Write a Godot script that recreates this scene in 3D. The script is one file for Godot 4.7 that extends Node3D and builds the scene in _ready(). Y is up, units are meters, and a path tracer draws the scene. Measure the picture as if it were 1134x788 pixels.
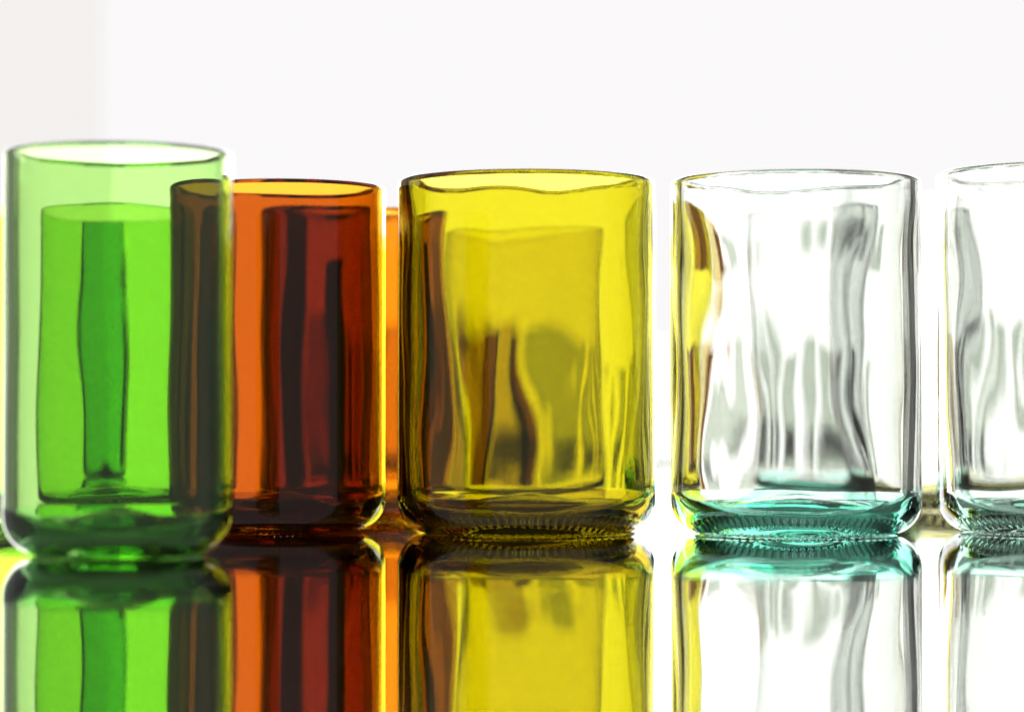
extends Node3D
# Tumblers cut from bottles, standing on a mirror-polished table in front of a bright white backlight.

const FOCAL_PX := 2888.0        # focal length in pixels of the 1134 x 788 photograph
const EYE := 0.0344             # height of the lens above the table
const HORIZON := 461.0          # row of the photograph at eye level
const FOCUS := 0.758

var names := {}
var glass_cache := {}


func _ready() -> void:
	# --- camera
	var cam := Camera3D.new()
	cam.name = "camera"
	add_child(cam)
	cam.position = Vector3(0, EYE, 0)
	cam.rotation.x = atan((HORIZON - 394.0) / FOCAL_PX)
	var lens := CameraAttributesPhysical.new()
	lens.frustum_focal_length = 12.0 / (394.0 / FOCAL_PX)
	lens.frustum_focus_distance = FOCUS
	lens.frustum_near = 0.02
	lens.frustum_far = 50.0
	lens.exposure_aperture = 9.0
	cam.attributes = lens
	cam.fov = rad_to_deg(2.0 * atan(394.0 / FOCAL_PX))
	cam.near = 0.02
	cam.far = 50.0
	cam.current = true

	# --- environment: a dim room, no sky
	var we := WorldEnvironment.new()
	we.name = "environment"
	var env := Environment.new()
	env.background_mode = Environment.BG_COLOR
	env.background_color = Color(0.28, 0.283, 0.275).linear_to_srgb()
	env.tonemap_mode = Environment.TONE_MAPPER_LINEAR
	env.tonemap_exposure = 1.0
	env.sdfgi_enabled = true
	env.ssao_enabled = true
	env.ssil_enabled = true
	we.environment = env
	add_child(we)

	# --- the backlight: a bright white panel and a dimmer one glowing in place of the pale wall
	glowing_backdrop("glowing_backdrop", Vector3(0.59, 0.44, -3.0), Vector2(2.12, 1.5), Color(0.955, 0.94, 0.945), 3.6)
	glowing_backdrop("glowing_backdrop", Vector3(-0.845, 0.44, -3.0), Vector2(0.75, 1.5), Color(0.895, 0.872, 0.855), 2.7)

	# --- the table
	table()

	# --- the front row
	var green := glass(Color(0.41, 0.55, 0.29))
	var green_base := glass(Color(0.28, 0.66, 0.24))
	tumbler("glass_tumbler", 131, 0.648, {R = 2.83, H = 10.0, W = 0.24, seed = 3, wave = 0.14, fine = true}, green, green_base,
		"pale green glass tumbler at the left, nearest and slightly out of focus", "front row of tumblers")
	var amber := glass(Color(0.43, 0.18, 0.012))
	var amber_base := glass(Color(0.22, 0.065, 0.005))
	tumbler("glass_tumbler", 316, 0.780, {R = 3.0, H = 10.3, W = 0.26, seed = 11, wave = 0.3, fine = true}, amber, amber_base,
		"brown amber glass tumbler in focus between the green and the yellow one", "front row of tumblers")
	var olive := glass(Color(0.49, 0.465, 0.055))
	var olive_base := glass(Color(0.46, 0.35, 0.03))
	tumbler("glass_tumbler", 583, 0.772, {R = 3.82, H = 10.43, W = 0.36, seed = 27, wave = 1.0, fine = true}, olive, olive_base,
		"olive yellow glass tumbler in the middle of the front row", "front row of tumblers")
	var clear := glass(Color(0.63, 0.64, 0.62))
	var clear_floor := glass(Color(0.80, 0.95, 0.90))
	var teal := glass(Color(0.36, 0.98, 0.80))
	tumbler("glass_tumbler", 881.5, 0.766, {R = 3.67, H = 10.38, W = 0.42, seed = 35, wave = 0.8, fine = true}, clear, teal,
		"clear glass tumbler with a teal base, right of the yellow one", "front row of tumblers", clear_floor)
	var pale_teal := glass(Color(0.55, 0.80, 0.70))
	tumbler("glass_tumbler", 1178, 0.780, {R = 3.74, H = 10.75, W = 0.36, seed = 49, wave = 0.8, fine = true}, clear, pale_teal,
		"clear glass tumbler cut off by the right edge of the picture", "front row of tumblers", clear_floor)

	# --- the second row
	var clear_back := glass(Color(0.92, 0.935, 0.92))
	var moss := glass(Color(0.66, 0.64, 0.34))
	var lemon := glass(Color(0.95, 0.91, 0.22))  # colour added to put a yellow reflection on the clear tumbler's left edge
	var amber_back := glass(Color(0.57, 0.30, 0.025))
	var leaf := glass(Color(0.60, 0.88, 0.21))
	tumbler("glass_tumbler", 112, 0.87, {R = 4.1, H = 10.2, W = 0.12, seed = 5, wave = 0.25}, leaf, leaf,
		"bright green glass tumbler seen through the pale green one", "second row of tumblers")
	tumbler("glass_tumbler", 382, 0.87, {R = 3.0, H = 10.25, W = 0.3, seed = 6, wave = 0.4}, amber_back, amber_back,
		"amber tumbler behind, showing in the gap between brown and yellow tumblers", "second row of tumblers")
	tumbler("glass_tumbler", 592, 0.93, {R = 3.75, H = 9.7, W = 0.09, seed = 7, wave = 0.5}, lemon, lemon,
		"light yellow tumbler behind the olive yellow one, coloured to give the clear one a yellow edge", "second row of tumblers")
	tumbler("glass_tumbler", 905, 0.98, {R = 3.75, H = 10.3, W = 0.13, seed = 8, wave = 0.5}, clear_back, teal,
		"clear tumbler with teal base directly behind the clear teal based one", "second row of tumblers")
	tumbler("glass_tumbler", 1064, 0.97, {R = 3.75, H = 11.5, W = 0.13, seed = 9, wave = 0.6}, clear_back, moss,
		"taller clear tumbler with mossy base behind the gap between the clear ones", "second row of tumblers")

	var pine := glass(Color(0.50, 0.78, 0.50))  # for a slim tumbler placed to give the dark green bar
	var slim := tumbler("glass_tumbler", 101, 1.15, {R = 3.75, H = 10.0, W = 0.5, seed = 60, wave = 0.3, coarse = true}, pine, pine,
		"slim dark green tumbler placed as a dark bar behind the two green ones", "second row of tumblers")
	slim.scale = Vector3(0.46, 1.18, 0.46)

	var umber := glass(Color(0.13, 0.055, 0.012))  # for slim tumblers placed to give the dark bars inside the amber one
	for u in [[305, 10.8, 0.25, "left"], [406, 9.4, 0.27, "right"]]:
		slim = tumbler("glass_tumbler", u[0], 1.0, {R = 3.75, H = 10.0, W = 0.5, seed = 60, wave = 0.3, coarse = true}, umber, umber,
			"slim dark brown tumbler placed as a dark bar behind the amber one's %s side" % u[3], "second row of tumblers")
		slim.scale = Vector3(u[2], u[1] / 10.0, u[2])

	# --- the far row, blurred; slim ones placed to give dark bars in the front glass
	var smoke := glass(Color(0.74, 0.77, 0.72))
	var honey := glass(Color(0.85, 0.76, 0.50))
	var cocoa := glass(Color(0.72, 0.55, 0.35))
	var brown := glass(Color(0.45, 0.27, 0.06))
	# centre column, width against the full size, height, glass, what tells it apart
	var far := [
		[352, 0.75, 9.9, cocoa, "cocoa brown far tumbler behind the middle of the amber one"],
		[443, 1.0, 10.2, brown, "wide brown tumbler in the far row behind amber and yellow tumblers' gap"],
		[536, 1.0, 10.6, honey, "wide honey coloured tumbler in the far row behind the yellow one"],
		[592, 0.36, 9.6, brown, "slim brown far tumbler placed as a dark bar behind the yellow one"],
		[660, 0.50, 9.9, smoke, "slim grey tumbler in the far row behind the yellow one"],
		[735, 0.42, 9.0, smoke, "slim grey far tumbler in the gap between yellow and clear tumblers"],
		[786, 0.30, 9.9, smoke, "slim grey far tumbler beside the clear tumbler's yellow edge"],
		[855, 0.55, 9.0, smoke, "widest grey far tumbler behind the teal based clear one"],
		[934, 0.22, 10.3, smoke, "slimmest grey far tumbler behind the teal based clear one"],
		[982, 0.36, 9.8, smoke, "slim grey far tumbler behind the teal based clear one's right side"],
		[1078, 0.24, 9.4, smoke, "slim grey far tumbler behind the rightmost clear one's left side"],
		[1128, 0.34, 9.3, smoke, "slim grey far tumbler at the picture's right edge"],
	]
	for f in far:
		var o := tumbler("glass_tumbler", f[0], 1.90, {R = 3.75, H = 10.0, W = 0.5, seed = 60, wave = 0.3, coarse = true}, f[3], f[3], f[4], "far row of tumblers")
		o.scale = Vector3(f[1], f[2] / 10.0, f[1])


# ---------------------------------------------------------------- helpers

func numbered(called: String) -> String:
	var n: int = names.get(called, 0)
	names[called] = n + 1
	return called if n == 0 else "%s_%03d" % [called, n]


func glass(t: Color) -> StandardMaterial3D:
	# t: share of light that passes one wall, linear
	var m := StandardMaterial3D.new()
	m.resource_name = "glass"
	m.transparency = BaseMaterial3D.TRANSPARENCY_ALPHA
	var c := t.linear_to_srgb()
	c.a = 0.0
	m.albedo_color = c
	m.roughness = 0.0
	m.metallic_specular = 0.5
	m.refraction_enabled = true
	m.refraction_scale = 0.052
	return m


func glowing_backdrop(called: String, at: Vector3, size: Vector2, glow: Color, shine: float) -> void:
	var m := StandardMaterial3D.new()
	m.albedo_color = Color(0.04, 0.04, 0.04)
	m.roughness = 0.9
	m.emission_enabled = true
	m.emission = glow.linear_to_srgb()
	m.emission_energy_multiplier = 1.0
	var b := BoxMesh.new()
	b.size = Vector3(size.x, size.y, 0.03)
	b.material = m
	var o := MeshInstance3D.new()
	o.name = numbered(called)
	o.mesh = b
	o.position = at
	o.set_meta("kind", "structure")
	add_child(o, true)
	var l := AreaLight3D.new()  # unseen by the camera; adds brightness through glass and in the table
	l.name = "panel_light"
	l.area_size = size
	l.area_normalize_energy = false
	l.light_energy = shine / PI
	l.light_color = Color(glow.r / glow.r, glow.g / glow.r, glow.b / glow.r).linear_to_srgb()
	l.area_range = 20.0
	l.area_attenuation = 2.0
	l.shadow_enabled = true
	l.position = at + Vector3(0, 0, 0.02)
	l.rotation.y = PI          # an area light shines along -z
	add_child(l, true)


func table() -> void:
	var m := StandardMaterial3D.new()
	m.metallic = 1.0
	m.albedo_color = Color(0.93, 0.935, 0.93).linear_to_srgb()
	m.roughness = 0.07
	var smear := FastNoiseLite.new()
	smear.seed = 4
	smear.frequency = 0.02
	smear.fractal_octaves = 5
	var ramp := Gradient.new()
	ramp.offsets = PackedFloat32Array([0.3, 0.55, 0.8])
	ramp.colors = PackedColorArray([Color(0.25, 0.25, 0.25), Color(0.4, 0.4, 0.4), Color(0.95, 0.95, 0.95)])
	var wipe := NoiseTexture2D.new()
	wipe.width = 512
	wipe.height = 512
	wipe.seamless = true
	wipe.noise = smear
	wipe.color_ramp = ramp
	m.roughness_texture = wipe
	m.uv1_triplanar = true
	m.uv1_world_triplanar = true
	m.uv1_scale = Vector3(5, 5, 5)
	var b := BoxMesh.new()
	b.size = Vector3(2.4, 0.02, 2.45)
	b.material = m
	var o := MeshInstance3D.new()
	o.name = "table_top"
	o.mesh = b
	o.position = Vector3(0, -0.01, -0.20 - 2.45 / 2)
	o.set_meta("kind", "structure")
	add_child(o, true)


# centre column in the photograph and distance from the lens -> place on the table
func place(px: float, d: float) -> Vector3:
	return Vector3((px - 567.0) / FOCAL_PX * d, 0.0001, -d)


func tumbler(called: String, px: float, d: float, how: Dictionary, wall_glass: Material, base_glass: Material, label: String, group: String, punt_glass: Material = null) -> Node3D:
	var o := Node3D.new()
	o.name = numbered(called)
	add_child(o, true)
	o.position = place(px, d)
	o.set_meta("label", label)
	o.set_meta("category", "tumbler")
	o.set_meta("group", group)
	var key := str(how)
	if not glass_cache.has(key):
		glass_cache[key] = tumbler_meshes(how)
	var meshes: Array = glass_cache[key]
	for k in 3:
		var part := MeshInstance3D.new()
		part.name = ["wall", "base", "punt"][k]
		part.mesh = meshes[k]
		part.material_override = null
		part.set_surface_override_material(0, [wall_glass, base_glass, punt_glass if punt_glass else wall_glass][k])
		o.add_child(part, true)
	return o


# The closed profile of a tumbler (centimetres) from the middle of the inner floor over the rim to the middle of the underside.
# Three open shells are cut from it that share their edges: the punt (inner floor), the wall with its rim, the base (heel and underside).
func tumbler_meshes(how: Dictionary) -> Array:
	var R: float = how.R
	var H: float = how.H
	var ri: float = R - how.W
	var fine: bool = how.has("fine")
	var coarse: bool = how.has("coarse")
	var segs := 432 if fine else (96 if coarse else 192)
	var knurls := 72 if fine else (24 if coarse else 48)
	var rb := R - 0.95
	var prof: Array[Vector2] = []
	var kind: Array[float] = []          # 0 plain, 1 inner wall, 2 outer wall, 3 knurl ring
	# inner floor: a dome, falling to a ring-shaped valley
	var fl := ri - 0.95
	var n := 18 if fine else 10
	for i in n + 1:
		var u := float(i) / n
		var r := fl * u
		prof.append(Vector2(r, 0.42 + 0.75 * (0.5 + 0.5 * cos(PI * u))))
		kind.append(0.0)
	# fillet up to the wall
	n = 10 if fine else 6
	for i in range(1, n + 1):
		var a := PI / 2 * i / n
		prof.append(Vector2(fl + 0.95 * sin(a), 0.42 + 0.80 * (1.0 - cos(a))))
		kind.append(0.0)
	var first_wall := prof.size() - 1
	# inner wall
	var lip := minf(how.W, 0.32)          # the wall thins towards the rim
	var rim := lip * 0.5
	n = 46 if fine else 24
	for i in range(1, n + 1):
		var h := lerpf(1.22, H - rim, float(i) / n)
		prof.append(Vector2(ri + (how.W - lip) * smoothstep(H - 3.0, H - 0.2, h), h))
		kind.append(1.0)
	# rim: a fire-polished, slightly flattened round
	n = 10 if fine else 6
	for i in range(1, n):
		var a := PI * i / n
		prof.append(Vector2(R - rim - rim * signf(cos(a)) * pow(absf(cos(a)), 0.8), H - rim + rim * pow(sin(a), 0.8)))
		kind.append(0.0)
	# outer wall
	n = 46 if fine else 24
	for i in n + 1:
		prof.append(Vector2(R, lerpf(H - rim, 1.0, float(i) / n)))
		kind.append(2.0)
	var last_wall := prof.size() - 1
	# heel
	n = 14 if fine else 8
	for i in range(1, n + 1):
		var a := PI / 2 * i / n
		prof.append(Vector2(rb + 0.95 * cos(a), 1.0 - 1.0 * sin(a)))
		kind.append(3.0 if i >= n - 2 else 0.0)
	# bearing ring with its knurls, then the underside of the punt
	for s in [[0.08, 0.0, 3.0], [0.16, 0.01, 3.0], [0.24, 0.05, 0.0]]:
		prof.append(Vector2(rb - s[0], s[1]))
		kind.append(s[2])
	var ru := rb - 0.24
	n = 14 if fine else 8
	for i in range(1, n + 1):
		var u := float(i) / n
		prof.append(Vector2(ru * (1.0 - u), 0.05 + 0.66 * (0.5 - 0.5 * cos(PI * u))))
		kind.append(0.0)

	# sweep it round, with the unevenness of blown glass
	var wave := FastNoiseLite.new()
	wave.seed = how.seed
	wave.noise_type = FastNoiseLite.TYPE_SIMPLEX
	wave.fractal_type = FastNoiseLite.FRACTAL_NONE
	wave.frequency = 1.0
	var amount: float = how.wave
	var rows := prof.size()
	var at := PackedVector3Array()
	at.resize(rows * segs)
	for j in rows:
		var p := prof[j]
		for i in segs:
			var a := TAU * i / segs
			var c := cos(a)
			var s := sin(a)
			var r := p.x
			var y := p.y
			var fade := smoothstep(0.0, 1.2, H - p.y)
			if kind[j] == 1.0 or (kind[j] == 0.0 and j <= first_wall and p.x > 1.0):
				var low := smoothstep(1.0, 2.4, p.x)
				r -= low * fade * amount * (0.045 * wave.get_noise_3d(c * 0.8, p.y * 0.20, s * 0.8) + 0.006 * wave.get_noise_3d(c * 2.2 + 9.0, p.y * 0.16, s * 2.2) + 0.0006 * wave.get_noise_3d(c * 7.0, p.y * 0.05 + 5.0, s * 7.0))
			if j <= first_wall:
				y += 0.04 * amount * (1.0 - smoothstep(0.7, 1.0, p.x / ri)) * wave.get_noise_3d(c * p.x * 0.35, 20.0, s * p.x * 0.35)
			if kind[j] == 2.0:
				r += fade * amount * 0.006 * wave.get_noise_3d(c * 1.2, p.y * 0.2 + 40.0, s * 1.2)
			if kind[j] == 3.0:
				y += 0.11 * (0.5 + 0.5 * cos(knurls * a))
			at[j * segs + i] = Vector3(r * c, y, r * s) * 0.01
	# normals from the finished grid
	var nor := PackedVector3Array()
	nor.resize(rows * segs)
	for j in rows:
		for i in segs:
			if prof[j].x < 1e-5:
				nor[j * segs + i] = Vector3.UP if j == 0 else Vector3.DOWN
				continue
			var du := at[j * segs + (i + 1) % segs] - at[j * segs + (i + segs - 1) % segs]
			var dv := at[mini(j + 1, rows - 1) * segs + i] - at[maxi(j - 1, 0) * segs + i]
			nor[j * segs + i] = du.cross(dv).normalized()
	var out := []
	for span in [[first_wall, last_wall], [last_wall, rows - 1], [0, first_wall]]:
		var v := PackedVector3Array()
		var w := PackedVector3Array()
		var index := PackedInt32Array()
		for j in range(span[0], span[1] + 1):
			v.append_array(at.slice(j * segs, (j + 1) * segs))
			w.append_array(nor.slice(j * segs, (j + 1) * segs))
		for j in range(int(span[1]) - int(span[0])):
			for i in segs:
				var k := (i + 1) % segs
				var a := j * segs + i
				var b := j * segs + k
				var c := (j + 1) * segs + i
				var d := (j + 1) * segs + k
				index.append_array([a, c, b, b, c, d])
		var arrays := []
		arrays.resize(Mesh.ARRAY_MAX)
		arrays[Mesh.ARRAY_VERTEX] = v
		arrays[Mesh.ARRAY_NORMAL] = w
		arrays[Mesh.ARRAY_INDEX] = index
		var mesh := ArrayMesh.new()
		mesh.add_surface_from_arrays(Mesh.PRIMITIVE_TRIANGLES, arrays)
		out.append(mesh)
	return out
